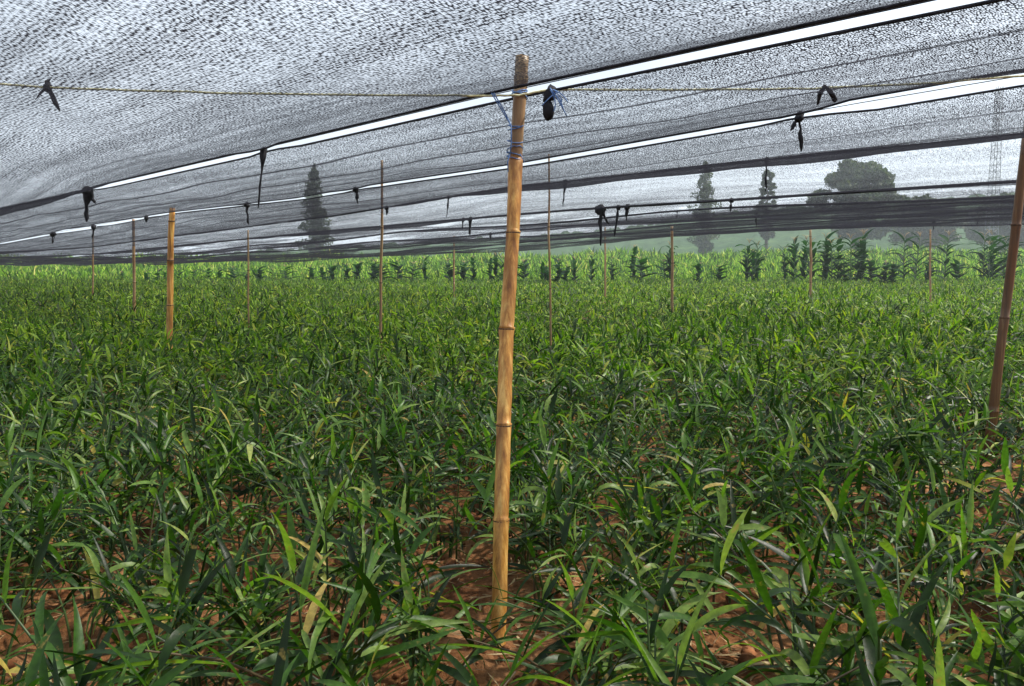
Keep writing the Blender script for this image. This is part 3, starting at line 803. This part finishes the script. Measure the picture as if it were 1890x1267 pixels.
def tree(px, ptop, wpx, Y, kind, label, seed, mat=None):
    rs = np.random.RandomState(seed); t = at(px, ptop, Y); gz = float(ground_z(np.array(t.x), np.array(Y)))
    H = t.z-gz; W = wpx/FPX*Y/2; e = empty('cypress_tree' if kind == 'c' else 'broadleaf_tree', (t.x, Y, gz))
    mb = MB(); mb.tube([(0, 0, -.3), (.1, 0, H*.3), (0, .1, H*.6), (0, 0, H*.9)], [W*.12+.1, W*.09+.08, W*.05+.04, .03], 9)
    rr = random.Random(seed)
    for i in range(9):
        a = rr.uniform(0, 6.28); z = H*rr.uniform(.2, .7); l = W*rr.uniform(.5, .85)
        mb.tube([(0, 0, z), (math.cos(a)*l*.5, math.sin(a)*l*.5, z+l*.35), (math.cos(a)*l, math.sin(a)*l, z+l*.8)], [W*.04+.04, W*.025+.02, .02], 5)
    mb.build('trunk', M_bark, e)
    cl = []
    if kind == 'c':
        for i in range(46):
            q = (i+.5)/46; w = W*(1-q)**(.28 if ptop < 300 else .6)*min(1, q*6+.25)*rs.uniform(.4, 1.35); a = rs.uniform(0, 6.28)
            cl.append(((math.cos(a)*w*.5, math.sin(a)*w*.5, H*(.06+.92*q)), (w*.62, w*.62, H*.05), .3+(1-q)))
        V, Q = crown_mesh(rs, cl, 170, .16+W*.04)
    else:
        for i in range(95):
            a = rs.uniform(0, 6.28); q = rs.uniform(0, 1); z = H*(.2+.74*q); w = W*math.sin(math.pi*(.15+.75*q))*rs.uniform(.15, 1.0)
            cl.append(((math.cos(a)*w, math.sin(a)*w, z), (W*rs.uniform(.10, .27),)*2+(W*rs.uniform(.08, .2),), rs.uniform(.6, 1.2)))
        V, Q = crown_mesh(rs, cl, 260, .18+W*.03)
    np_obj('crown', V, Q, M_tree, False, e)
    tag(e, label, 'tree', 'trees standing beyond the nets')
tree(580, 306, 84, 190, 'c', 'dark pine-shaped tree seen through the net at left of centre', 31)
tree(1304, 299, 56, 190, 'c', 'narrow columnar dark tree seen through the net right of the tall pole', 32)
tree(1587, 297, 160, 190, 'b', 'wide round-crowned tree seen through the pale net at right', 33)
tree(1418, 308, 42, 190, 'b', 'small loose tree between the columnar tree and the round tree', 34)
tree(1710, 362, 130, 200, 'b', 'low bushy tree right of the round tree', 36)
tree(1860, 362, 150, 205, 'b', 'low bushy tree at the far right behind the leaning pole', 37)

# lattice mast
Y = 130; t = at(1845, 160, Y); gz = float(ground_z(np.array(t.x), np.array(float(Y)))); H = t.z-gz
e = empty('lattice_mast', (t.x, Y, gz)); mb = MB(); w0, w1 = .75, .35
for sx_, sy_ in ((1, 1), (1, -1), (-1, -1), (-1, 1)): mb.tube([(sx_*w0, sy_*w0, 0), (sx_*w1, sy_*w1, H)], .05, 5)
mb.build('leg_frame', M_steel, e); mb = MB(); n = 26
for i in range(n):
    za, zb = H*i/n, H*(i+1)/n; wa, wb = w0+(w1-w0)*i/n, w0+(w1-w0)*(i+1)/n; c = [(1, 1), (1, -1), (-1, -1), (-1, 1)]
    for j in range(4):
        a, b = c[j], c[(j+1) % 4]
        if i % 2: a, b = b, a
        mb.tube([(a[0]*wa, a[1]*wa, za), (b[0]*wb, b[1]*wb, zb)], .028, 4); mb.tube([(a[0]*wa, a[1]*wa, za), (b[0]*wa, b[1]*wa, za)], .025, 4)
mb.build('bracing', M_steel, e); tag(e, 'tall grey lattice mast faintly seen through the nets at far right', 'mast')

# ---------------------------------------------------------------- haze
hz = MB(); x0, x1, y0, y1, z0, z1 = -760, 1000, -30, 900, -3, 48
hz.add([(x0, y0, z0), (x1, y0, z0), (x1, y1, z0), (x0, y1, z0), (x0, y0, z1), (x1, y0, z1), (x1, y1, z1), (x0, y1, z1)],
       [(3, 2, 1, 0), (4, 5, 6, 7), (0, 1, 5, 4), (1, 2, 6, 5), (2, 3, 7, 6), (3, 0, 4, 7)])
m, nt, out = newmat('haze_air'); v = nd(nt, 'ShaderNodeVolumePrincipled'); v.inputs['Color'].default_value = (.86, .95, 1, 1)
v.inputs['Density'].default_value = .0007; v.inputs['Anisotropy'].default_value = .2
nt.links.new(v.outputs[0], out.inputs['Volume'])
o = hz.build('haze', m, None, False); tag(o, 'pale bluish haze in the air over the field and hills', 'haze', kind='stuff')
